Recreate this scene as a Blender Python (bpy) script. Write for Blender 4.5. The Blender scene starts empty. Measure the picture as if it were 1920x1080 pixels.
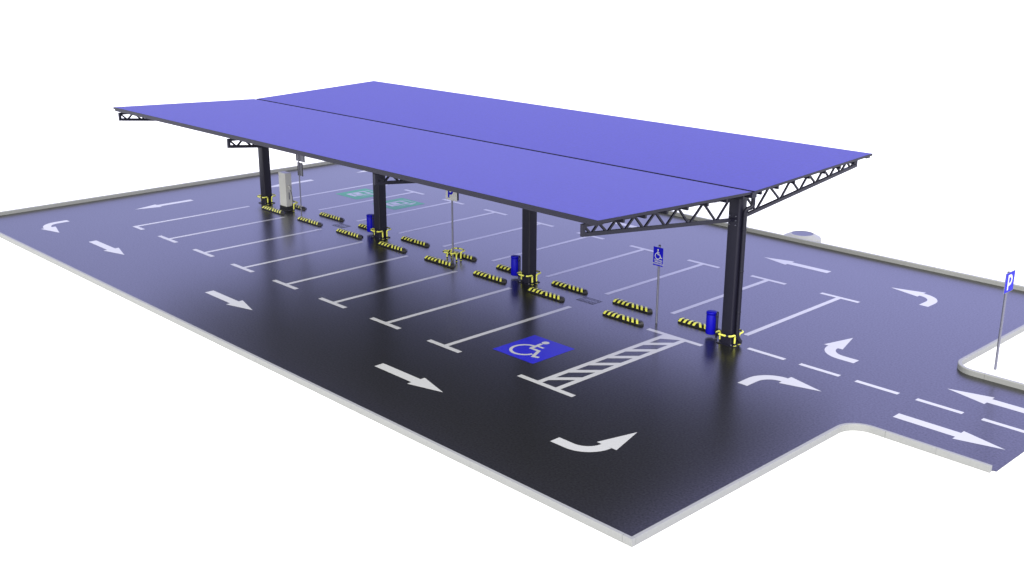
import bpy, math
from mathutils import Vector, Matrix
rad = math.radians
scene = bpy.context.scene
C = scene.collection

# ------------------------------------------------------------------ camera
cam_d = bpy.data.cameras.new('camera')
cam_d.sensor_width = 36.0
cam_d.lens = 2092.65495 / 1920 * 36.0
cam_d.clip_start = 0.1
cam_d.clip_end = 6000
cam = bpy.data.objects.new('camera', cam_d)
C.objects.link(cam)
yaw, pitch, roll = 0.804330831, 0.301845580, 0.00305665124
cy, sy, cp, sp = math.cos(yaw), math.sin(yaw), math.cos(pitch), math.sin(pitch)
fw = Vector((-sy * cp, cy * cp, -sp)); rt = Vector((cy, sy, 0)); up = rt.cross(fw)
cr, sr = math.cos(roll), math.sin(roll)
r2 = rt * cr + up * sr; u2 = -rt * sr + up * cr
m = Matrix((r2, u2, -fw)).transposed().to_4x4()
m.translation = Vector((36.5703527, -17.6320108, 10.115674))
cam.matrix_world = m
scene.camera = cam

# ------------------------------------------------------------------ sky and sun
SUN_EL, SUN_AZ = rad(30), rad(150)          # azimuth clockwise from +Y: sun behind the camera
SKY_LOW = (0.45, 0.425, 0.90, 1)
SKY_HIGH = (0.79, 0.785, 0.765, 1)
SIDE = 0.4
world = bpy.data.worlds.new('World')
scene.world = world
world.use_nodes = True
nt = world.node_tree
bg = nt.nodes['Background']
sky = nt.nodes.new('ShaderNodeTexSky')
sky.sky_type = 'NISHITA'
sky.sun_disc = False
sky.sun_elevation = SUN_EL
sky.sun_rotation = SUN_AZ
sky.air_density = 1.0
sky.dust_density = 0.6
def wn(kind, **kw):
    n = nt.nodes.new(kind)
    for k, v in kw.items(): setattr(n, k, v)
    return n
sky_dir = Vector((math.sin(SUN_AZ) * math.cos(rad(38)), math.cos(SUN_AZ) * math.cos(rad(38)), math.sin(rad(38))))
# thin bright overcast: white on the sun's side and overhead, violet low on the side away from the sun
tc = wn('ShaderNodeTexCoord')
dot = wn('ShaderNodeVectorMath', operation='DOT_PRODUCT'); dot.inputs[1].default_value = sky_dir
nt.links.new(tc.outputs['Generated'], dot.inputs[0])
mr = wn('ShaderNodeMapRange', interpolation_type='SMOOTHSTEP')
mr.inputs[1].default_value = -0.35; mr.inputs[2].default_value = 0.45
nt.links.new(dot.outputs['Value'], mr.inputs[0])
cl = wn('ShaderNodeMix', data_type='RGBA')
cl.inputs[6].default_value = SKY_LOW; cl.inputs[7].default_value = SKY_HIGH
nt.links.new(mr.outputs[0], cl.inputs[0])
dr = wn('ShaderNodeVectorMath', operation='DOT_PRODUCT'); dr.inputs[1].default_value = (math.sin(rad(40)), math.cos(rad(40)), 0)
nt.links.new(tc.outputs['Generated'], dr.inputs[0])
gr = wn('ShaderNodeMath', operation='MULTIPLY_ADD'); gr.inputs[1].default_value = SIDE; gr.inputs[2].default_value = 1.0
nt.links.new(dr.outputs['Value'], gr.inputs[0])
sp = wn('ShaderNodeSeparateXYZ'); nt.links.new(tc.outputs['Generated'], sp.inputs[0])
hz = wn('ShaderNodeMapRange'); hz.inputs[1].default_value = 0.0; hz.inputs[2].default_value = 0.5
hz.inputs[3].default_value = 0.78; hz.inputs[4].default_value = 1.12
nt.links.new(sp.outputs['Z'], hz.inputs[0])
hm = wn('ShaderNodeMath', operation='MULTIPLY'); nt.links.new(gr.outputs[0], hm.inputs[0]); nt.links.new(hz.outputs[0], hm.inputs[1])
sc_ = wn('ShaderNodeVectorMath', operation='SCALE')
nt.links.new(cl.outputs[2], sc_.inputs[0]); nt.links.new(hm.outputs[0], sc_.inputs['Scale'])
ns_ = wn('ShaderNodeVectorMath', operation='SCALE'); ns_.inputs['Scale'].default_value = 0.03
nt.links.new(sky.outputs[0], ns_.inputs[0])
ad = wn('ShaderNodeVectorMath', operation='ADD')
nt.links.new(sc_.outputs[0], ad.inputs[0]); nt.links.new(ns_.outputs[0], ad.inputs[1])
nt.links.new(ad.outputs[0], bg.inputs[0])
bg.inputs[1].default_value = 1.0

sun_d = bpy.data.lights.new('sun', 'SUN')
sun_d.energy = 2.6
sun_d.angle = rad(60)
sun_d.color = (1.0, 0.985, 0.96)
sun = bpy.data.objects.new('sun', sun_d)
C.objects.link(sun)
sd = Vector((math.sin(SUN_AZ) * math.cos(SUN_EL), math.cos(SUN_AZ) * math.cos(SUN_EL), math.sin(SUN_EL)))
sun.rotation_euler = sd.to_track_quat('Z', 'Y').to_euler()
sun.location = sd * 60

scene.view_settings.view_transform = 'Standard'
scene.view_settings.look = 'None'
scene.view_settings.gamma = 1
scene.view_settings.exposure = 0.9

# ------------------------------------------------------------------ materials
def mat(name, col, rough=0.5, spec=0.5, tint=None, metal=0.0, grain=0.0, gscale=40.0, bump=0.0, ior=1.5, sheen=0.0):
    m = bpy.data.materials.new(name)
    m.use_nodes = True
    n = m.node_tree; b = n.nodes['Principled BSDF']
    b.inputs['Base Color'].default_value = (*col, 1)
    b.inputs['Roughness'].default_value = rough
    b.inputs['Specular IOR Level'].default_value = spec
    b.inputs['Metallic'].default_value = metal
    b.inputs['IOR'].default_value = ior
    if tint: b.inputs['Specular Tint'].default_value = (*tint, 1)
    if grain > 0:
        tc = n.nodes.new('ShaderNodeTexCoord')
        ns = n.nodes.new('ShaderNodeTexNoise')
        ns.inputs['Scale'].default_value = gscale
        ns.inputs['Detail'].default_value = 6
        n.links.new(tc.outputs['Object'], ns.inputs['Vector'])
        rp = n.nodes.new('ShaderNodeMapRange')
        rp.inputs[1].default_value = 0.3; rp.inputs[2].default_value = 0.7
        rp.inputs[3].default_value = 1 - grain; rp.inputs[4].default_value = 1 + grain
        n.links.new(ns.outputs['Fac'], rp.inputs[0])
        mx = n.nodes.new('ShaderNodeVectorMath'); mx.operation = 'SCALE'
        mx.inputs[0].default_value = col
        n.links.new(rp.outputs[0], mx.inputs['Scale'])
        n.links.new(mx.outputs[0], b.inputs['Base Color'])
        if sheen > 0:      # aggregate: the gloss varies from grain to grain
            n2 = n.nodes.new('ShaderNodeTexNoise'); n2.inputs['Scale'].default_value = 20; n2.inputs['Detail'].default_value = 4
            n.links.new(tc.outputs['Object'], n2.inputs['Vector'])
            r2_ = n.nodes.new('ShaderNodeMapRange'); r2_.inputs[1].default_value = 0.3; r2_.inputs[2].default_value = 0.7
            r2_.inputs[3].default_value = spec * (1 - sheen); r2_.inputs[4].default_value = spec * (1 + sheen)
            n.links.new(n2.outputs['Fac'], r2_.inputs[0]); n.links.new(r2_.outputs[0], b.inputs['Specular IOR Level'])
        if bump > 0:
            bp = n.nodes.new('ShaderNodeBump')
            bp.inputs['Strength'].default_value = bump
            bp.inputs['Distance'].default_value = 0.004
            n.links.new(ns.outputs['Fac'], bp.inputs['Height'])
            n.links.new(bp.outputs[0], b.inputs['Normal'])
    return m

M = {}
M['ground'] = mat('white_ground', (0.80, 0.80, 0.80), 1.0, 0.0, grain=0.01, gscale=3)
M['asphalt'] = mat('asphalt', (0.0078, 0.0078, 0.0066), 0.275, 0.5, ior=1.65, grain=0.35, gscale=26, bump=0.14, sheen=0.42)
M['paint'] = mat('white_marking', (0.362, 0.362, 0.35), 0.28, 0.5, ior=1.65, grain=0.03, gscale=25)
M['blue_paint'] = mat('blue_marking', (0.008, 0.007, 0.34), 0.4, 0.5, ior=1.38, grain=0.05, gscale=25)
M['green_paint'] = mat('green_marking', (0.01, 0.33, 0.125), 0.4, 0.5, ior=1.35, grain=0.05, gscale=25)
M['kerb'] = mat('kerb_concrete', (0.202, 0.204, 0.198), 0.5, 0.5, grain=0.04, gscale=18, bump=0.1)
M['ring'] = mat('ring_concrete', (0.24, 0.24, 0.225), 0.45, 0.5, grain=0.05, gscale=12)
M['roof'] = mat('blue_roof_sheet', (0.024, 0.021, 0.195), 0.42, 0.2, grain=0.13, gscale=13, bump=0.05)
M['steel'] = mat('dark_painted_steel', (0.0085, 0.0080, 0.0168), 0.42, 0.25, grain=0.05, gscale=6)
M['galv'] = mat('galvanised_steel', (0.15, 0.15, 0.19), 0.4, 0.5, metal=0.6, grain=0.08, gscale=30)
M['yellow'] = mat('yellow_paint', (0.56, 0.56, 0.09), 0.4, 0.4, grain=0.05, gscale=20)
M['black'] = mat('black_rubber', (0.010, 0.0095, 0.012), 0.45, 0.4, grain=0.15, gscale=30)
M['blue'] = mat('blue_enamel', (0.003, 0.002, 0.29), 0.5, 0.12, grain=0.03, gscale=8)
M['sign_blue'] = mat('sign_blue', (0.005, 0.004, 0.35), 0.45, 0.1, grain=0.03, gscale=8)
M['sign_white'] = mat('sign_white', (0.44, 0.44, 0.43), 0.4, 0.4, grain=0.02, gscale=8)
M['cream'] = mat('off_white_cabinet', (0.39, 0.39, 0.375), 0.4, 0.4, grain=0.03, gscale=6)
M['sign_back'] = mat('sign_back_grey', (0.15, 0.15, 0.19), 0.4, 0.4, metal=0.0, grain=0.03)
M['shaft_shade'] = mat('painted_shaft_shade', (0.003, 0.003, 0.004), 0.9, 0.1, grain=0.05)  # near-black colour standing in for the shade down a drain
M['lid'] = mat('dark_grit_lid', (0.02, 0.02, 0.024), 0.3, 0.5, grain=0.35, gscale=30)

# ------------------------------------------------------------------ mesh helpers
class MB:
    def __init__(s): s.v = []; s.f = []; s.mi = []; s.sm = []
    def add(s, vs, fs, mi=0, smooth=False):
        o = len(s.v); s.v += [tuple(v) for v in vs]
        for f in fs: s.f.append([i + o for i in f]); s.mi.append(mi); s.sm.append(smooth)
    def box(s, x0, x1, y0, y1, z0, z1, mi=0):
        s.add([(x0, y0, z0), (x1, y0, z0), (x1, y1, z0), (x0, y1, z0), (x0, y0, z1), (x1, y0, z1), (x1, y1, z1), (x0, y1, z1)],
              [(3, 2, 1, 0), (4, 5, 6, 7), (0, 1, 5, 4), (1, 2, 6, 5), (2, 3, 7, 6), (3, 0, 4, 7)], mi)
    def prism(s, pts, z0, z1, mi=0):            # pts counter-clockwise in XY
        n = len(pts)
        s.add([(x, y, z0) for x, y in pts] + [(x, y, z1) for x, y in pts],
              [tuple(reversed(range(n))), tuple(range(n, 2 * n))] + [(i, (i + 1) % n, n + (i + 1) % n, n + i) for i in range(n)], mi)
    def bar(s, a, b, w, h, mi=0, upv=(0, 0, 1)):  # square bar from a to b
        a = Vector(a); b = Vector(b); d = (b - a).normalized(); side = d.cross(Vector(upv))
        if side.length < 1e-4: side = d.cross(Vector((1, 0, 0)))
        side.normalize(); u = side.cross(d)
        vs = []
        for p in (a, b):
            for sx, sz in ((-1, -1), (1, -1), (1, 1), (-1, 1)):
                vs.append(p + side * (sx * w / 2) + u * (sz * h / 2))
        s.add(vs, [(3, 2, 1, 0), (4, 5, 6, 7), (0, 1, 5, 4), (1, 2, 6, 5), (2, 3, 7, 6), (3, 0, 4, 7)], mi)
    def tube(s, pts, r, n=10, mi=0, caps=True):
        pts = [Vector(p) for p in pts]; rings = []
        prev = None
        for i, p in enumerate(pts):
            if i == 0: t = pts[1] - pts[0]
            elif i == len(pts) - 1: t = pts[-1] - pts[-2]
            else: t = (pts[i + 1] - p).normalized() + (p - pts[i - 1]).normalized()
            t.normalize()
            if prev is None:
                q = t.cross(Vector((0, 0, 1)))
                if q.length < 1e-3: q = t.cross(Vector((1, 0, 0)))
                q.normalize()
            else:
                q = prev - t * prev.dot(t); q.normalize()
            prev = q; w = t.cross(q)
            rings.append([p + (q * math.cos(a) + w * math.sin(a)) * r for a in [2 * math.pi * k / n for k in range(n)]])
        vs = [v for rg in rings for v in rg]; fs = []
        for i in range(len(rings) - 1):
            for k in range(n):
                a = i * n + k; b = i * n + (k + 1) % n
                fs.append((a, b, b + n, a + n))
        s.add(vs, fs, mi, True)
        if caps:
            s.add(rings[0], [tuple(reversed(range(n)))], mi); s.add(rings[-1], [tuple(range(n))], mi)
    def lathe(s, prof, cx, cy, n=32, mi=0, closed=False, smooth=True):
        vs = []; fs = []; k = len(prof)
        for j in range(n):
            a = 2 * math.pi * j / n
            for r, z in prof: vs.append((cx + r * math.cos(a), cy + r * math.sin(a), z))
        for j in range(n):
            for i in range(k if closed else k - 1):
                a = j * k + i; b = j * k + (i + 1) % k; c = ((j + 1) % n) * k + (i + 1) % k; d = ((j + 1) % n) * k + i
                fs.append((a, d, c, b))
        s.add(vs, fs, mi, smooth)
    def disc(s, cx, cy, z, r, n=32, mi=0):
        s.add([(cx + r * math.cos(2 * math.pi * j / n), cy + r * math.sin(2 * math.pi * j / n), z) for j in range(n)], [tuple(range(n))], mi)
    def ribbon(s, pts, w, z, mi=0, closed=False):
        L, R = [], []; n = len(pts); P = [Vector((p[0], p[1])) for p in pts]
        for i in range(n):
            if closed or 0 < i < n - 1:
                t1 = (P[i] - P[i - 1]).normalized(); t2 = (P[(i + 1) % n] - P[i]).normalized()
            elif i == 0: t1 = t2 = (P[1] - P[0]).normalized()
            else: t1 = t2 = (P[-1] - P[-2]).normalized()
            t = (t1 + t2).normalized(); nn = Vector((-t.y, t.x)); k = 1 / max(0.35, nn.dot(Vector((-t1.y, t1.x))))
            L.append(P[i] + nn * (w / 2 * k)); R.append(P[i] - nn * (w / 2 * k))
        vs = [(p.x, p.y, z) for p in L] + [(p.x, p.y, z) for p in R]
        fs = [(n + i, n + (i + 1) % n, (i + 1) % n, i) for i in range(n if closed else n - 1)]
        s.add(vs, fs, mi)
    def build(s, name, mats, parent=None, bevel=0.0, xf=None):
        me = bpy.data.meshes.new(name)
        vs = s.v if xf is None else [tuple(xf @ Vector(v)) for v in s.v]
        me.from_pydata(vs, [], s.f)
        if not isinstance(mats, (list, tuple)): mats = [mats]
        for mm in mats: me.materials.append(M[mm])
        for i, p in enumerate(me.polygons): p.material_index = s.mi[i]; p.use_smooth = s.sm[i]
        me.update()
        o = bpy.data.objects.new(name, me); C.objects.link(o)
        if parent is not None: o.parent = parent
        if bevel > 0:
            b = o.modifiers.new('bevel', 'BEVEL'); b.width = bevel; b.segments = 3; b.limit_method = 'ANGLE'
        return o

def arc(cx, cy, r, a0, a1, n=10):
    return [(cx + r * math.cos(rad(a0 + (a1 - a0) * i / n)), cy + r * math.sin(rad(a0 + (a1 - a0) * i / n))) for i in range(n + 1)]
def struct(o): o['kind'] = 'structure'; return o
def thing(name, label, cat, loc=(0, 0, 0), rz=0, group=None):
    o = bpy.data.objects.new(name, None); C.objects.link(o); o.empty_display_size = 0.2
    o.location = loc; o.rotation_euler = (0, 0, rz); o['label'] = label; o['category'] = cat
    if group: o['group'] = group
    return o
def copy_thing(o, loc, rz, label):
    c = o.copy(); C.objects.link(c); c.location = loc; c.rotation_euler = (0, 0, rz); c['label'] = label
    for ch in [x for x in bpy.data.objects if x.parent == o]:
        k = ch.copy(); C.objects.link(k); k.parent = c
        for g in [x for x in bpy.data.objects if x.parent == ch]:
            q = g.copy(); C.objects.link(q); q.parent = k
    return c

# ------------------------------------------------------------------ ground: one white sheet with a shallow hollow behind the lot
WX, WY = 15.70, 17.0
def gz(x, y):
    if y <= 16.13: return -0.012
    d = math.hypot((x - WX) / 1.6, (y - WY) / 1.15)
    k = min(1, max(0, (1.9 - d) / 0.8)); k = k * k * (3 - 2 * k)
    return -0.012 - 0.30 * k * min(1, (y - 16.13) / 0.12)
xs = [-3000, -600, -120, -30, 0, 10] + [12 + 0.2 * i for i in range(39)] + [22, 30, 60, 200, 800, 3000]
ys = [-3000, -600, -120, -30, 0, 12, 16.0, 16.13, 16.17, 16.25] + [16.4 + 0.2 * i for i in range(16)] + [21, 30, 60, 200, 800, 3000]
g = MB()
g.add([(x, y, gz(x, y)) for y in ys for x in xs],
      [(j * len(xs) + i, j * len(xs) + i + 1, (j + 1) * len(xs) + i + 1, (j + 1) * len(xs) + i) for j in range(len(ys) - 1) for i in range(len(xs) - 1)], 0, True)
struct(g.build('ground', 'ground'))

# ------------------------------------------------------------------ asphalt
S_ARC = arc(26.08, 2.75, 0.59, 90, 180)
N_ARC = arc(26.08, 8.65, 0.59, 180, 270)
RX, FY, SY, NY = 25.49, -4.03, 3.34, 8.06      # kerb lines: right, front, south and north of the entrance
E_ = 0.04
poly = [(28.72, 8.03), (28.60, NY + E_)] + [(x, y + E_) for x, y in reversed(N_ARC)] + [(RX + E_, 15.97 + E_), (-7.0 - E_, 15.97 + E_), (-7.0 - E_, FY - E_), (RX + E_, FY - E_)] + [(x + (E_ if y < 3 else 0), y - E_ if y > 2.9 else y) for x, y in reversed(S_ARC)] + [(28.60, SY - E_), (28.66, 3.40), (28.72, 3.40)]
a = MB()
a.prism(poly, -0.011, 0.0)
lot = struct(a.build('asphalt', 'asphalt'))

# kerb: concrete section swept round the lot, cut into stones by narrow joints
def offset(path, d):
    out = []; n = len(path); P = [Vector(p) for p in path]
    for i in range(n):
        t1 = (P[i] - P[i - 1]).normalized() if i else (P[1] - P[0]).normalized()
        t2 = (P[i + 1] - P[i]).normalized() if i < n - 1 else t1
        n1 = Vector((-t1.y, t1.x)); n2 = Vector((-t2.y, t2.x)); q = (n1 + n2).normalized()
        out.append(P[i] + q * (d / q.dot(n1)))
    return out
prof = [(0, -0.35), (0.09, -0.35), (0.09, 0.13), (0.082, 0.138), (0.012, 0.138), (0.0, 0.12)]
def section_run(mb, path):
    off = [offset(path, d) for d, z in prof]; n = len(path); k = len(prof)
    vs = [(off[j][i].x, off[j][i].y, prof[j][1]) for i in range(n) for j in range(k)]
    fs = [(i * k + j, i * k + (j + 1) % k, (i + 1) * k + (j + 1) % k, (i + 1) * k + j) for i in range(n - 1) for j in range(k)]
    fs = [tuple(reversed(f)) for f in fs]
    fs += [tuple(range(k)), tuple(reversed(range((n - 1) * k, n * k)))]
    mb.add(vs, fs)
kb = MB()
gap = 0.004
def straight(p, q, first=None, step=1.0):
    p = Vector(p); q = Vector(q); L = (q - p).length; d = (q - p) / L
    n = max(1, round(L / step)); st = L / n
    for i in range(n):
        a_ = p + d * (i * st + gap / 2); b_ = p + d * ((i + 1) * st - gap / 2)
        section_run(kb, [a_, b_])
# mitred corners
def corner(a_, c_, b_): section_run(kb, [a_, c_, b_])
kb = MB()
straight((28.65, SY), (26.38, SY), step=1.14)
section_run(kb, [(26.376, SY)] + S_ARC + [(RX, 2.2)])
straight((RX, 2.196), (RX, FY + .01), step=3.05)
corner((RX, FY + .006), (RX, FY), (RX - .13, FY))
straight((RX - .134, FY), (-6.8, FY), step=4.0)
corner((-6.804, FY), (-7.0, FY), (-7.0, FY + .2))
straight((-7.0, FY + .204), (-7.0, 15.8), step=4.0)
corner((-7.0, 15.804), (-7.0, 15.97), (-6.8, 15.97))
straight((-6.796, 15.97), (25.2, 15.97), step=2.0)
corner((25.204, 15.97), (RX, 15.97), (RX, 15.8))
straight((RX, 15.796), (RX, 9.1), step=3.0)
section_run(kb, [(RX, 9.096)] + N_ARC + [(26.376, NY)])
straight((26.38, NY), (28.65, NY), step=1.14)
struct(kb.build('kerb', 'kerb'))

# ------------------------------------------------------------------ painted markings (parts of the asphalt)
ZM = 0.0018
L_, W_ = 1.2626, 0.154
def rect(mb, x0, x1, y0, y1, z=ZM, mi=0): mb.add([(x0, y0, z), (x1, y0, z), (x1, y1, z), (x0, y1, z)], [(0, 1, 2, 3)], mi)
def bay(bx0, bx1, lx, yb0, yb1, ye):
    b = MB(); rect(b, bx0, bx1, yb0, yb1)
    if ye > yb1: rect(b, lx - W_ / 2, lx + W_ / 2, yb1, ye)
    else: rect(b, lx - W_ / 2, lx + W_ / 2, ye, yb0)
    b.build('bay_line', 'paint', lot)
NE, FE = 4.872, 6.519
xc = -2.5 + L_ / 2
bay(xc - W_ / 2, xc + L_ / 2, xc, 0, W_, NE)
for i in range(7):
    x = 2.5 * i; bay(x, x + L_, x + L_ / 2, 0, W_, NE)
xf = -2.577 + L_ / 2
bay(xf - W_ / 2, xf + L_ / 2, xf, 11.245, 11.399, FE)
for j in range(1, 10):
    x = -2.577 + 2.5 * j; bay(x, x + L_, x + L_ / 2, 11.245, 11.399, FE)
# hatched strip beside the accessible bay
h = MB()
rect(h, 18.44, 20.26, 0.0, W_); rect(h, 18.42, 20.24, 4.92, 5.075)
rect(h, 19.0, 19.155, W_, 4.92); rect(h, 19.60, 19.755, W_, 4.92)
XL, XR = 19.155, 19.60
for k in range(7):
    y0 = 0.37 + 0.71 * k; sl = 0.47
    ys4 = [y0, y0 + sl, y0 + sl + 0.25, y0 + 0.25]
    ys4 = [min(v, 4.92) for v in ys4]
    if k == 6: ys4[3] = 4.92
    h.add([(XL, ys4[0], ZM), (XR, ys4[1], ZM), (XR, ys4[2], ZM), (XL, ys4[3], ZM)], [(0, 1, 2, 3)])
h.build('hatched_marking', 'paint', lot)
for x in (21.19, 22.74, 24.285, 25.84, 27.39):
    b = MB(); rect(b, x, x + 1.11, 5.642, 5.785); b.build('dashed_line', 'paint', lot)

def local(mb, name, mat_, x, y, ang, flip=False):
    Mx = Matrix.Translation((x, y, 0)) @ Matrix.Rotation(rad(ang), 4, 'Z')
    if flip:
        Mx = Mx @ Matrix.Scale(-1, 4, Vector((0, 1, 0)))
        mb.f = [tuple(reversed(f)) for f in mb.f]
    return mb.build(name, mat_, lot, xf=Mx)
def straight_arrow(x, y, ang, L=2.46):          # tail at x, y
    b = MB(); rect(b, 0, L - 1.0, -0.14, 0.14)
    b.add([(L - 1.0, -0.275, ZM), (L, 0, ZM), (L - 1.0, 0.275, ZM)], [(0, 1, 2)])
    local(b, 'straight_arrow', 'paint', x, y, ang)
def curved_arrow(x, y, ang, flip=False):        # tail at x, y heading +x then turning left
    b = MB(); w = 0.14; R = 0.55
    pts = [(0, 0), (0.43, 0)] + arc(0.43, R, R, -90, 0, 14)[1:]
    b.ribbon(pts, 2 * w, ZM)
    b.add([(0.98 - 0.275, R - .002, ZM + .0004), (0.98 + 0.275, R - .002, ZM + .0004), (0.98, R + 1.0, ZM + .0004)], [(0, 1, 2)])
    local(b, 'curved_arrow', 'paint', x, y, ang, flip)
for x in (-0.92, 7.16, 15.53): straight_arrow(x, -1.975, 0)
for x in (18.92, 10.85, 2.78): straight_arrow(x, 13.46, 180)
straight_arrow(-4.43, 3.77, -90); straight_arrow(-4.43, 9.60, -90)
curved_arrow(21.585, -1.93, 0)
curved_arrow(-4.42, -1.35, -90)
curved_arrow(22.53, 3.54, 90, True)
curved_arrow(23.64, 6.87, 180, True)
curved_arrow(22.64, 12.40, 90)
curved_arrow(-3.45, 13.50, 180)
b = MB(); rect(b, 0, 1.44, -0.14, 0.14); b.add([(1.44, -0.275, ZM), (2.46, 0, ZM), (1.44, 0.275, ZM)], [(0, 1, 2)]); local(b, 'straight_arrow', 'paint', 25.96, 4.52, 0)
b = MB(); rect(b, 0, 1.44, -0.14, 0.14); b.add([(1.44, -0.275, ZM), (2.46, 0, ZM), (1.44, 0.275, ZM)], [(0, 1, 2)]); local(b, 'straight_arrow', 'paint', 28.49, 6.85, 180)

# accessible-bay panel with the wheelchair symbol
def wheelchair(mb, cx, cyy, s, z=0.0, mi=0):
    """symbol about 1.1*s high, wheel centre at cx, cyy"""
    mb.ribbon([(cx + x * s, cyy + y * s) for x, y in arc(0, 0, 0.365, 95, 347, 28)], 0.085 * s, z, mi)
    T = lambda pts: [(cx + x * s, cyy + y * s) for x, y in pts]
    mb.ribbon(T([(0.00, 0.62), (0.035, 0.19)]), 0.105 * s, z, mi)
    mb.ribbon(T([(0.02, 0.42), (0.27, 0.42)]), 0.075 * s, z + 0.0004, mi)
    mb.ribbon(T([(0.0, 0.19), (0.32, 0.19), (0.50, -0.20), (0.66, -0.145)]), 0.095 * s, z + 0.0008, mi)
    mb.disc(cx + 0.02 * s, cyy + 0.745 * s, z, 0.105 * s, 24, mi)
b = MB(); rect(b, 16.65, 18.13, 0.85, 2.40)
pan = b.build('accessible_bay_panel', 'blue_paint', lot)
b = MB(); wheelchair(b, 17.27, 1.42, 1.0, 0.0036); b.build('wheelchair_symbol', 'paint', pan)
for gx in (-1.43, 1.07):
    b = MB(); rect(b, gx, gx + 1.5, 8.70, 10.25)
    pan = b.build('charging_bay_panel', 'green_paint', lot)
    b = MB(); z = 0.0036
    x0, x1 = gx + 0.36, gx + 0.98
    b.add([(x0, 8.98, z), (x1, 8.98, z), (x1, 9.16, z), (x0, 9.16, z)], [(0, 1, 2, 3)])
    b.ribbon([(x0 + 0.05, 9.16), (x0 + 0.05, 9.82), (x1 - 0.05, 9.82), (x1 - 0.05, 9.16)], 0.10, z)
    b.add([(x0 + 0.14, 9.22, z), (x1 - 0.14, 9.22, z), (x1 - 0.14, 9.52, z), (x0 + 0.14, 9.52, z)], [(0, 1, 2, 3)])
    b.ribbon([(x0 + 0.05, 9.90), (x0 + 0.05, 10.08), (x1 + 0.12, 10.08), (x1 + 0.16, 10.0), (x1 + 0.16, 9.3), (x1 + 0.02, 9.2)], 0.045, z)
    b.add([(x1 + 0.08, 9.72, z + .0005), (x1 + 0.24, 9.72, z + .0005), (x1 + 0.24, 9.92, z + .0005), (x1 + 0.08, 9.92, z + .0005)], [(0, 1, 2, 3)])
    b.build('charging_symbol', 'paint', pan)

# ------------------------------------------------------------------ carport
cp_ = thing('carport', 'long carport with butterfly roof of two blue sheets on four dark steel columns', 'carport', (0, 0, 0))
X0, X1 = -2.27, 21.04
def zt(y):
    return 4.14 + 0.23 * (5.65 - y) / 5.77 if y < 5.7 else 4.14 + 0.23 * (y - 5.75) / 5.77
def slab(name, ya, yb):
    b = MB(); za, zb = zt(ya), zt(yb); t = 0.065
    v = [(X0, ya, za - t), (X1, ya, za - t), (X1, yb, zb - t), (X0, yb, zb - t), (X0, ya, za - .003), (X1, ya, za - .003), (X1, yb, zb - .003), (X0, yb, zb - .003)]
    b.add(v, [(3, 2, 1, 0), (4, 5, 6, 7), (0, 1, 5, 4), (1, 2, 6, 5), (2, 3, 7, 6), (3, 0, 4, 7)])
    o = b.build('roof_panel', 'steel', cp_)
    b = MB(); i = 0.012
    b.add([(X0 + i, ya + i, za), (X1 - i, ya + i, za), (X1 - i, yb - i, zb), (X0 + i, yb - i, zb)], [(0, 1, 2, 3)])
    b.build('roof_sheet', 'roof', o)
slab('near', -0.12, 5.65); slab('far', 5.755, 11.525)
b = MB()      # valley gutter
b.box(X0 + .02, X1 + 0.03, 5.60, 5.615, 3.98, 4.075); b.box(X0 + .02, X1 + 0.03, 5.79, 5.805, 3.98, 4.075); b.box(X0 + .02, X1 + 0.03, 5.615, 5.79, 3.98, 3.995)
b.box(X1 + 0.015, X1 + 0.03, 5.615, 5.79, 3.995, 4.12); b.box(X0 + .02, X0 + 0.035, 5.615, 5.79, 3.995, 4.07)
b.tube([(X1 - .09, 5.84, 4.03), (X1 - .09, 5.84, 3.97)], 0.075)
b.build('gutter', 'steel', cp_)
t = 0.0655
for y in (0.85, 1.61, 2.39, 3.16, 3.95, 4.72, 5.42, 6.19, 6.95, 7.71, 8.44, 9.21, 9.98, 10.75):
    b = MB(); z = zt(y) - t
    b.bar((X0 + .17, y, z - .062), (X1 - .09, y, z - .062), 0.06, 0.12); b.build('purlin', 'steel', cp_)
for y0, y1 in ((-0.1225, 0.12), (11.30, 11.49)):
    b = MB(); ym = (y0 + y1) / 2; zz = min(zt(y0), zt(y1)) - t - .002
    b.bar((X0 + .13, ym, zz - .018), (X1 - .05, ym, zz - .018), y1 - y0, 0.066); b.build('eave_beam', 'steel', cp_)
COLX = (-1.9, 5.6, 13.1, 20.6)
nb = [.20, .74, 1.33, 2.02, 2.83, 3.75, 4.85]
nt_ = [-.05, .44, 1.03, 1.67, 2.42, 3.28, 4.28, 5.40]
def ztop(y): return zt(y) - t - 0.10       # top of the upper chord
def zbot(y): return 3.92 + (3.31 - 3.92) * (y + .1) / 5.63
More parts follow.
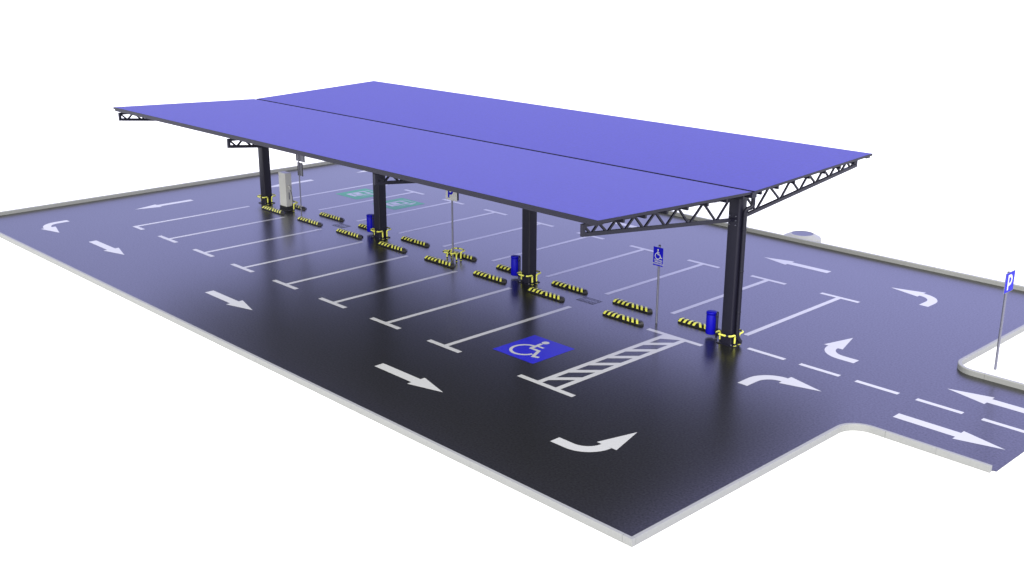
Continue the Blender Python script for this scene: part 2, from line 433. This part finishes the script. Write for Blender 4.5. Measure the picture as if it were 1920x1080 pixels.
for xi in COLX:
    # column: rounded box section with base plate and bolts
    b = MB(); hw = 0.168; rr = 0.035; pts = []
    for qx, qy, a0 in ((1, 1, 0), (-1, 1, 90), (-1, -1, 180), (1, -1, 270)):
        pts += arc(xi + qx * (hw - rr), 5.7 + qy * (hw - rr), rr, a0, a0 + 90, 4)
    n = len(pts)
    b.add([(x, y, 0.02) for x, y in pts] + [(x, y, 3.975) for x, y in pts], [(i, (i + 1) % n, n + (i + 1) % n, n + i) for i in range(n)], 0, True)
    b.add([(x, y, 3.975) for x, y in pts], [tuple(range(n))])
    col = b.build('column', 'steel', cp_)
    b = MB(); b.box(xi - .24, xi + .24, 5.7 - .24, 5.7 + .24, 0.001, 0.02)
    b.build('base_plate', 'steel', col, bevel=0.004)
    for dx in (-.2, .2):
        for dy in (-.2, .2):
            q = MB(); q.lathe([(0.0, .052), (.012, .052), (.012, .04), (.022, .04), (.022, .0205)], xi + dx, 5.7 + dy, 6, smooth=False); q.build('bolt', 'galv', col)
    tx = xi - 0.04 if xi > 20 else xi
    for sgn in (-1, 1):
        my = lambda y: y if sgn < 0 else 11.42 - y
        fc = lambda y, z: (tx, my(y), z)
        tb = MB()
        # vertical end, upper chord, lower chord
        tb.box(tx - .04, tx + .04, min(my(-.11), my(-.03)), max(my(-.11), my(-.03)), zbot(-.1), ztop(-.07))
        a1, a2 = fc(-.03, ztop(-.03) - .036), fc(5.51, ztop(5.51) - .036)
        tb.bar(a1, a2, 0.078, 0.07)
        a1, a2 = fc(-.03, zbot(-.03) + .045), fc(5.52, zbot(5.52) + .045)
        tb.bar(a1, a2, 0.078, 0.088)
        tr = tb.build('truss', 'steel', cp_)
        ws = MB(); seq = []
        for i_ in range(7): seq += [(nt_[i_], 1), (nb[i_], 0)]
        seq.append((nt_[7], 1))
        for (ya, ta), (yb2, tb2) in zip(seq[:-1], seq[1:]):
            d = .028 if yb2 > ya else -.028
            pa = (ya + .02, (ztop(ya) - .07) if ta else zbot(ya) + .07); pb = (yb2 - .02, (ztop(yb2) - .07) if tb2 else zbot(yb2) + .07)
            ws.bar(fc(pa[0], pa[1] + (.01 if ta else -.01)), fc(pb[0], pb[1] + (.01 if tb2 else -.01)), 0.045, 0.05)
        ws.build('web_bracing', 'steel', tr)
        # bolted plate on the column
        pl = MB(); yy = 5.7 + sgn * (hw + .001); y2 = yy + sgn * .012
        pl.box(xi - .13, xi + .13, min(yy, y2), max(yy, y2), 3.20, 3.52)
        cpn = pl.build('connection_plate', 'steel', col)
        for dx in (-.095, .095):
            for zz in (3.24, 3.36, 3.47):
                q = MB(); q.tube([(xi + dx, y2 + sgn * .001, zz), (xi + dx, y2 + sgn * .03, zz)], .015, 6); q.build('bolt', 'galv', cpn)
    # head brackets
    for yb0, yb1, zz in ((5.49, 5.58, 4.02), (5.815, 5.92, 4.03)):
        hb = MB(); hb.box(xi - .19, xi + .19, yb0, yb1, 3.9765, zz); hb.build('head_bracket', 'steel', col)
# downpipe on the last column
dp = MB()
dp.tube([(20.95, 5.84, 3.975), (20.95, 5.85, 3.80), (20.945, 5.85, 3.74), (20.92, 5.81, 3.69), (20.87, 5.74, 3.66), (20.84, 5.72, 3.62), (20.828, 5.71, 3.55),
         (20.828, 5.71, .36), (20.83, 5.71, .28), (20.845, 5.73, .20), (20.87, 5.76, .13), (20.90, 5.79, .08)], 0.057, 12)
dpo = dp.build('downpipe', 'steel', cp_)
for zz in (0.9, 2.0, 3.1):
    dp = MB(); dp.lathe([(.059, zz), (.064, zz), (.064, zz + .03), (.059, zz + .03)], 20.828, 5.71, 16, closed=True)
    dp.build('pipe_clip', 'steel', dpo)
ct = MB()     # cable tray slung under the roof beside the columns
for y in (4.98, 5.05, 5.12): ct.bar((-1.8, y, 3.86), (20.45, y, 3.86), 0.008, 0.008)
for i in range(90): ct.bar((-1.7 + i * .245, 4.975, 3.852), (-1.7 + i * .245, 5.125, 3.852), 0.006, 0.006)
ct.build('cable_tray', 'galv', cp_)

# ------------------------------------------------------------------ wheel stops
def make_stop():
    root = thing('wheel_stop', '', 'wheel stop', group='striped wheel stops between the two rows of bays')
    LX = 0.74; WB = 0.135; H = 0.10; n = MB()
    def ring(z, w, e):    # six-cornered outline with pointed ends
        return [(-LX + e, 0, z), (-LX + .08, -w, z), (LX - .11, -w, z), (LX - e, 0, z), (LX - .11, w, z), (-LX + .08, w, z)]
    rs = [ring(.002, WB, 0), ring(.034, WB, 0), ring(H, WB * .38, .05)]
    vs = [v for r in rs for v in r]; fs = []
    for i in range(2):
        for k in range(6): fs.append((i * 6 + k, i * 6 + (k + 1) % 6, (i + 1) * 6 + (k + 1) % 6, (i + 1) * 6 + k))
    fs.append((12, 13, 14, 15, 16, 17))
    n.add(vs, fs); s = n; e = 0.005
    def stripe(xm, lean):
        w = 0.040
        yb, yt = WB + e, WB * .38 + e * .5
        for x_off, (ya, za), (yb_, zb_) in ((0, (-WB * .95 - e, .037 + e), (-yt, H + e)), (0, (-yt, H + e), (yt, H + e)), (0, (yt, H + e), (WB * .95 + e, .037 + e))):
            sh = lambda y: lean * (y + WB)
            s.add([(xm - w + sh(ya), ya, za), (xm + w + sh(ya), ya, za), (xm + w + sh(yb_), yb_, zb_), (xm - w + sh(yb_), yb_, zb_)], [(0, 1, 2, 3)], 1)
    for i in range(4):
        stripe(-0.615 + i * 0.162, 0.12)
        stripe(0.115 + i * 0.165, -0.85)
    n.build('body', ['black', 'yellow'], root)
    return root
stop = make_stop()
NEARX = (-0.45, 2.05, 4.55, 7.05, 9.56, 11.98, 14.46, 17.47)
FARX = (-0.53, 2.0, 4.5, 7.03, 9.47, 11.96, 14.45, 16.95, 19.35)
NL = ['striped wheel stop lying in front of the charging cabinet, leftmost of the near row',
      'striped wheel stop lying at the foot of the twin grey sign panels, near row',
      'near row striped wheel stop just left of the second column',
      'near row striped wheel stop just right of the second column',
      'striped wheel stop of the near row touching the white P sign pole',
      'near row striped wheel stop between the white P sign and the third column',
      'near row striped wheel stop at the foot of the third column',
      'striped wheel stop closest to the painted blue wheelchair panel, near row']
FL = ['striped wheel stop half hidden behind the charging cabinet, leftmost of the far row',
      'striped wheel stop of the far row behind the small left drain grate',
      'striped wheel stop partly hidden by the blue bin at the second column from the left',
      'far row striped wheel stop standing clear right of the second column',
      'striped wheel stop behind the yellow guard rails of the white P sign',
      'striped wheel stop partly hidden by the blue bin at the third column',
      'far row striped wheel stop right of the third column, behind the drain grate',
      'far row striped wheel stop just left of the blue wheelchair sign pole',
      'striped wheel stop partly hidden by the blue bin at the rightmost column']
first = True
for xsn, ysn, lab in ((NEARX, 5.14, NL), (FARX, 6.16, FL)):
    for x, l in zip(xsn, lab):
        if first: stop.location = (x - .05, ysn, 0); stop['label'] = l; first = False
        else: copy_thing(stop, (x - .05, ysn, 0), 0, l)

# ------------------------------------------------------------------ tubular guard rails
def make_guard():
    root = thing('guard_rail', '', 'guard rail', group='yellow and black tube guards round columns and poles')
    zt_ = 0.30
    def bend(p, q, r_, n=5):      # rounded joint helper between vertical leg and horizontal rail
        out = []
        p = Vector(p); q = Vector(q); d = (q - p).normalized()
        for i in range(n + 1):
            a_ = math.pi / 2 * i / n
            out.append(p + Vector((0, 0, -r_ + r_ * math.sin(a_))) + d * (r_ * (1 - math.cos(a_))))
        return out
    plan = [(-.235, -.095), (-.26, -.17), (-.235, -.26), (-.175, -.312), (-.08, -.335), (.08, -.335), (.175, -.312), (.235, -.26), (.26, -.17), (.235, -.095)]
    pts3 = [Vector((x, y, zt_)) for x, y in plan]
    left = bend(pts3[0], pts3[1], .06); right = bend(pts3[-1], pts3[-2], .06)
    for sgn, bd in ((0, left), (1, right)):
        base = bd[0]
        b = MB(); b.tube([(base.x, base.y, .07), (base.x, base.y, base.z)], .026, 10); lg = b.build('leg', 'yellow', root)
        b = MB(); b.tube([(base.x, base.y, .008), (base.x, base.y, .0695)], .0265, 10); b.build('foot_band', 'black', lg)
        b = MB(); b.tube([(base.x, base.y, .001), (base.x, base.y, .008)], .05, 12); b.build('foot_plate', 'yellow', lg)
    path = left + pts3[2:-2] + list(reversed(right))
    # colour bands along the rail
    dist = [0]
    for p, q in zip(path[:-1], path[1:]): dist.append(dist[-1] + (q - p).length)
    tot = dist[-1]
    def at(s_):
        for i in range(len(path) - 1):
            if dist[i + 1] >= s_: return path[i].lerp(path[i + 1], (s_ - dist[i]) / (dist[i + 1] - dist[i]))
        return path[-1]
    cuts = [0, .30, .38, .62, .70, 1.0]
    b = MB()
    for i in range(5):
        s0, s1 = cuts[i] * tot, cuts[i + 1] * tot
        ss = sorted(set([s0, s1] + [d for d in dist if s0 + .004 < d < s1 - .004]))
        b.tube([at(v) for v in ss], .026 if i % 2 == 0 else .0262, 10, mi=i % 2)
    b.build('rail', ['yellow', 'black'], root)
    return root
gd = make_guard()
first = True
names = ['leftmost column', 'second column from the left', 'third column from the left', 'rightmost column']
spots = []
for xi, nm in zip(COLX, names):
    spots.append((xi, 5.7, 0, 'yellow and black guard rail on the near side of the %s' % nm))
    spots.append((xi, 5.7, math.pi, 'yellow and black guard rail on the far side of the %s' % nm))
spots.append((9.56, 5.70, 0, 'bent yellow and black guard rail in front of the white P sign pole'))
spots.append((9.56, 5.70, math.pi, 'bent yellow and black guard rail behind the white P sign pole'))
spots.append((-0.20, 5.62, math.pi, 'bent yellow and black guard rail sticking out behind the charging cabinet'))
for x, y, rz, l in spots:
    if first: gd.location = (x, y, 0); gd.rotation_euler = (0, 0, rz); gd['label'] = l; first = False
    else: copy_thing(gd, (x, y, 0), rz, l)

# ------------------------------------------------------------------ litter bins
def make_bin():
    root = thing('litter_bin', '', 'bin', group='blue litter bins beside the columns')
    b = MB(); b.lathe([(0.0, .085), (.132, .085), (.137, .10), (.137, .60), (.130, .61), (.130, .64)], 0, 0, 28)
    b.build('bucket', 'blue', root)
    b = MB(); b.lathe([(0.0, .705), (.12, .705), (.141, .695), (.141, .635), (.131, .635)], 0, 0, 28)
    b.build('lid', 'blue', root)
    b = MB()
    b.tube([(.19, -.03, 0.0), (.19, -.03, .70), (.19, -.02, .725), (.19, 0, .735), (.19, .02, .725), (.19, .03, .70), (.19, .03, 0)], .015, 8)
    b.box(.13, .19, -.03, .03, .58, .60); b.box(.13, .19, -.03, .03, .18, .20)
    fr = b.build('stand', 'steel', root)
    b = MB(); b.box(.15, .25, -.10, .10, .0005, .006); b.build('foot_plate', 'galv', fr)
    return root
bn = make_bin(); bn.location = (19.95, 5.76, 0); bn['label'] = 'blue cylindrical litter bin on a stand left of the rightmost column'
copy_thing(bn, (12.42, 5.76, 0), 0, 'blue cylindrical litter bin left of the third column from the left')
copy_thing(bn, (4.90, 5.78, 0), 0, 'blue cylindrical litter bin left of the second column from the left')

# ------------------------------------------------------------------ signs
def plate(name, parent, x0, x1, z0, z1, y, th, mats, border=0.0):
    """upright board facing -Y; y is its front face"""
    b = MB(); b.box(x0, x1, y, y + th, z0, z1, 0)
    o = b.build(name, mats[0], parent)
    if border > 0:
        q = MB(); q.add([(x0 + border, y - .002, z0 + border), (x1 - border, y - .002, z0 + border), (x1 - border, y - .002, z1 - border), (x0 + border, y - .002, z1 - border)], [(0, 1, 2, 3)])
        q.build('face', mats[1], o)
    return o
UP = Matrix.Rotation(rad(90), 4, 'X')        # flat drawing (x, y) -> upright (x, z) facing -Y
def upright(mb, name, mat_, parent, x, y, z):
    return mb.build(name, mat_, parent, xf=Matrix.Translation((x, y, z)) @ UP)
def letter_p(mb, hgt, sw):
    mb.ribbon([(sw / 2, 0), (sw / 2, hgt - sw / 2 + .0001)], sw, 0)
    r_ = hgt * 0.27
    mb.ribbon([(0, hgt - sw / 2), (hgt * .30, hgt - sw / 2)] + arc(hgt * .30, hgt - sw / 2 - r_, r_, 90, -90, 14)[1:] + [(sw * .5, hgt - sw / 2 - 2 * r_)], sw, 0.0006)
def text_part(body, size, mat_, parent, x, y, z, name='lettering'):
    cu = bpy.data.curves.new(name, 'FONT'); cu.body = body; cu.size = size; cu.align_x = 'CENTER'; cu.offset = size * .03
    tmp = bpy.data.objects.new(name, cu); C.objects.link(tmp)
    bpy.context.view_layer.update()
    me = bpy.data.meshes.new_from_object(tmp.evaluated_get(bpy.context.evaluated_depsgraph_get()))
    bpy.data.objects.remove(tmp); me.materials.clear(); me.materials.append(M[mat_])
    me.transform(Matrix.Translation((x, y, z)) @ UP)
    o = bpy.data.objects.new(name, me); C.objects.link(o); o.parent = parent
    return o
def pole(root, x, y, top, r=.03):
    b = MB(); b.tube([(x, y, 0), (x, y, top)], r, 14)
    p_ = b.build('pole', 'galv', root)
    b = MB(); b.tube([(x, y, top + .0005), (x, y, top + .02)], r * 1.1, 14); b.build('cap', 'black', p_)
    return p_

s1 = thing('disabled_parking_sign', 'blue wheelchair parking sign with three lines of lettering on a grey pole', 'sign', (0, 0, 0))
pole(s1, 18.27, 5.55, 2.22)
pb = plate('board', s1, 18.10, 18.43, 1.66, 2.18, 5.50, .012, ['sign_blue'])
q = MB(); wheelchair(q, 0, 0, .235); upright(q, 'wheelchair_symbol', 'sign_white', pb, 18.255, 5.497, 1.935)
for i, tx in enumerate(('SOLO PARA', 'PERSONAS', 'MINUSVALIDAS')):
    text_part(tx, .052, 'sign_white', pb, 18.28, 5.497, 1.803 - i * .053)

s2 = thing('parking_sign', 'white parking sign with a blue P under the front edge of the roof', 'sign', (0, 0, 0))
pole(s2, 9.69, 5.54, 2.62)
pb = plate('board', s2, 9.455, 10.0, 2.075, 2.62, 5.47, .02, ['sign_white'])
q = MB(); letter_p(q, .40, .075); upright(q, 'letter', 'sign_blue', pb, 9.565, 5.467, 2.145)
plate('rear_board', s2, 9.455, 9.955, 2.085, 2.62, 5.575, .02, ['steel'])

s3 = thing('charging_bay_sign', 'grey backs of two stacked sign panels on a thin pole beside the charging cabinet', 'sign', (0, 0, 0))
pole(s3, 0.94, 5.46, 2.72, .022)
for nm, x0, x1, z0, z1 in (('upper_panel', .73, 1.29, 2.12, 2.68), ('lower_panel', .80, 1.13, 1.565, 2.075)):
    b = MB(); b.box(x0, x1, 5.50, 5.512, z0, z1); o = b.build(nm, 'sign_back', s3)
    w = .035
    for xa in (x0, x1 - w):
        f_ = MB(); f_.box(xa, xa + w, 5.485, 5.4995, z0, z1); f_.build('rim', 'black', o)

s4 = thing('parking_sign', 'blue parking sign with a white P on a pole on the white ground at right', 'sign', (0, 0, 0))
pole(s4, 26.27, 8.93, 2.50, .033)
b = MB(); b.box(26.312, 26.3255, 8.66, 9.18, 2.02, 2.53); pb = b.build('board', 'sign_back', s4)
RT = Matrix.Rotation(rad(90), 4, 'Z') @ UP   # facing +X
q = MB(); q.add([(.007, .007, 0), (.513, .007, 0), (.513, .503, 0), (.007, .503, 0)], [(0, 1, 2, 3)]); q.build('face', 'sign_blue', pb, xf=Matrix.Translation((26.327, 8.66, 2.02)) @ RT)
q = MB(); letter_p(q, .39, .074); q.build('letter', 'sign_white', pb, xf=Matrix.Translation((26.329, 8.80, 2.08)) @ RT)

# ------------------------------------------------------------------ charging cabinet
ch = thing('charging_station', 'tall off-white electric charging cabinet beside the leftmost column', 'charging station', (0, 0, 0))
b = MB(); b.box(-.54, -.075, 5.465, 5.745, .185, 1.50); body = b.build('cabinet', 'cream', ch, bevel=.012)
b = MB(); b.box(-.55, -.065, 5.455, 5.755, .045, .184); b.build('plinth', 'black', ch)
b = MB(); b.box(-.57, -.045, 5.435, 5.775, .001, .044); b.build('base', 'black', ch, bevel=.006)
b = MB(); b.box(-.573, -.042, 5.432, 5.434, .034, .042); b.box(-.0445, -.0425, 5.434, 5.775, .034, .042); b.build('base_trim', 'galv', ch)
b = MB(); b.box(-.0745, -.066, 5.585, 5.625, .46, .74); b.build('socket_panel', 'galv', ch)
b = MB(); b.tube([(-.06, 5.60, .98), (-.03, 5.60, 1.03), (-.015, 5.61, .94), (-.01, 5.63, .86)], .022, 8); b.build('plug', 'cream', ch)
b = MB(); b.tube([(-.01, 5.63, .86), (.01, 5.66, .72), (.03, 5.68, .55), (.035, 5.68, .38), (.02, 5.66, .22), (-.02, 5.64, .16), (-.055, 5.62, .2)], .012, 8); b.build('cable', 'black', ch)
b = MB(); b.tube([(-.545, 5.55, .95), (-.58, 5.53, .85), (-.60, 5.52, .70), (-.595, 5.52, .52), (-.57, 5.54, .42), (-.545, 5.56, .38)], .012, 8); b.build('cable', 'black', ch)
b = MB(); b.box(-.42, -.19, 5.461, 5.4645, 1.12, 1.30); b.build('screen', 'cream', body)

# ------------------------------------------------------------------ drain grates
def grate(x0, x1, y0, y1, label):
    root = thing('drain_grate', label, 'drain', (0, 0, 0), group='drain grates in the asphalt')
    b = MB(); rect(b, x0, x1, y0, y1, .0012); b.build('shade_sheet', 'shaft_shade', root)  # flat sheet on the asphalt, shade of the drain opening painted black
    b = MB(); n = 12; fr = .012
    b.box(x0 - .01, x1 + .01, y0 - .01, y0 + fr, .0015, .007); b.box(x0 - .01, x1 + .01, y1 - fr, y1 + .01, .0015, .007)
    b.box(x0 - .01, x0 + fr, y0 + fr, y1 - fr, .0015, .007); b.box(x1 - fr, x1 + .01, y0 + fr, y1 - fr, .0015, .007)
    w = (x1 - x0 - 2 * fr) / n
    for i in range(1, n): b.box(x0 + fr + i * w - .008, x0 + fr + i * w + .008, y0 + fr, y1 - fr, .0015, .006)
    for k in range(1, 6): 
        yy = y0 + (y1 - y0) * k / 6
        wd = .032 if k != 3 else .06
        b.box(x0 + fr, x1 - fr, yy - wd / 2, yy + wd / 2, .0062, .0075)
    b.build('grid', 'asphalt', root)
grate(15.29, 15.93, 5.50, 5.90, 'rectangular drain grate set in the asphalt right of the third column')
grate(2.90, 3.50, 5.50, 5.90, 'rectangular drain grate in the asphalt left of the second column')

# ------------------------------------------------------------------ manhole ring behind the far kerb
w = thing('manhole_ring', 'round pale concrete manhole ring with dark top standing behind the far kerb', 'manhole', (WX, WY, 0))
b = MB(); b.lathe([(.385, -.30), (.665, -.30), (.675, -.28), (.675, -.09), (.65, -.06), (.42, .055), (.395, .058), (.385, .05)], 0, 0, 40, closed=True, smooth=False)
b.build('ring', 'ring', w)
b = MB(); b.lathe([(0.0, .050), (.384, .050), (.384, .0)], 0, 0, 40, smooth=False); b.build('cover', 'lid', w)
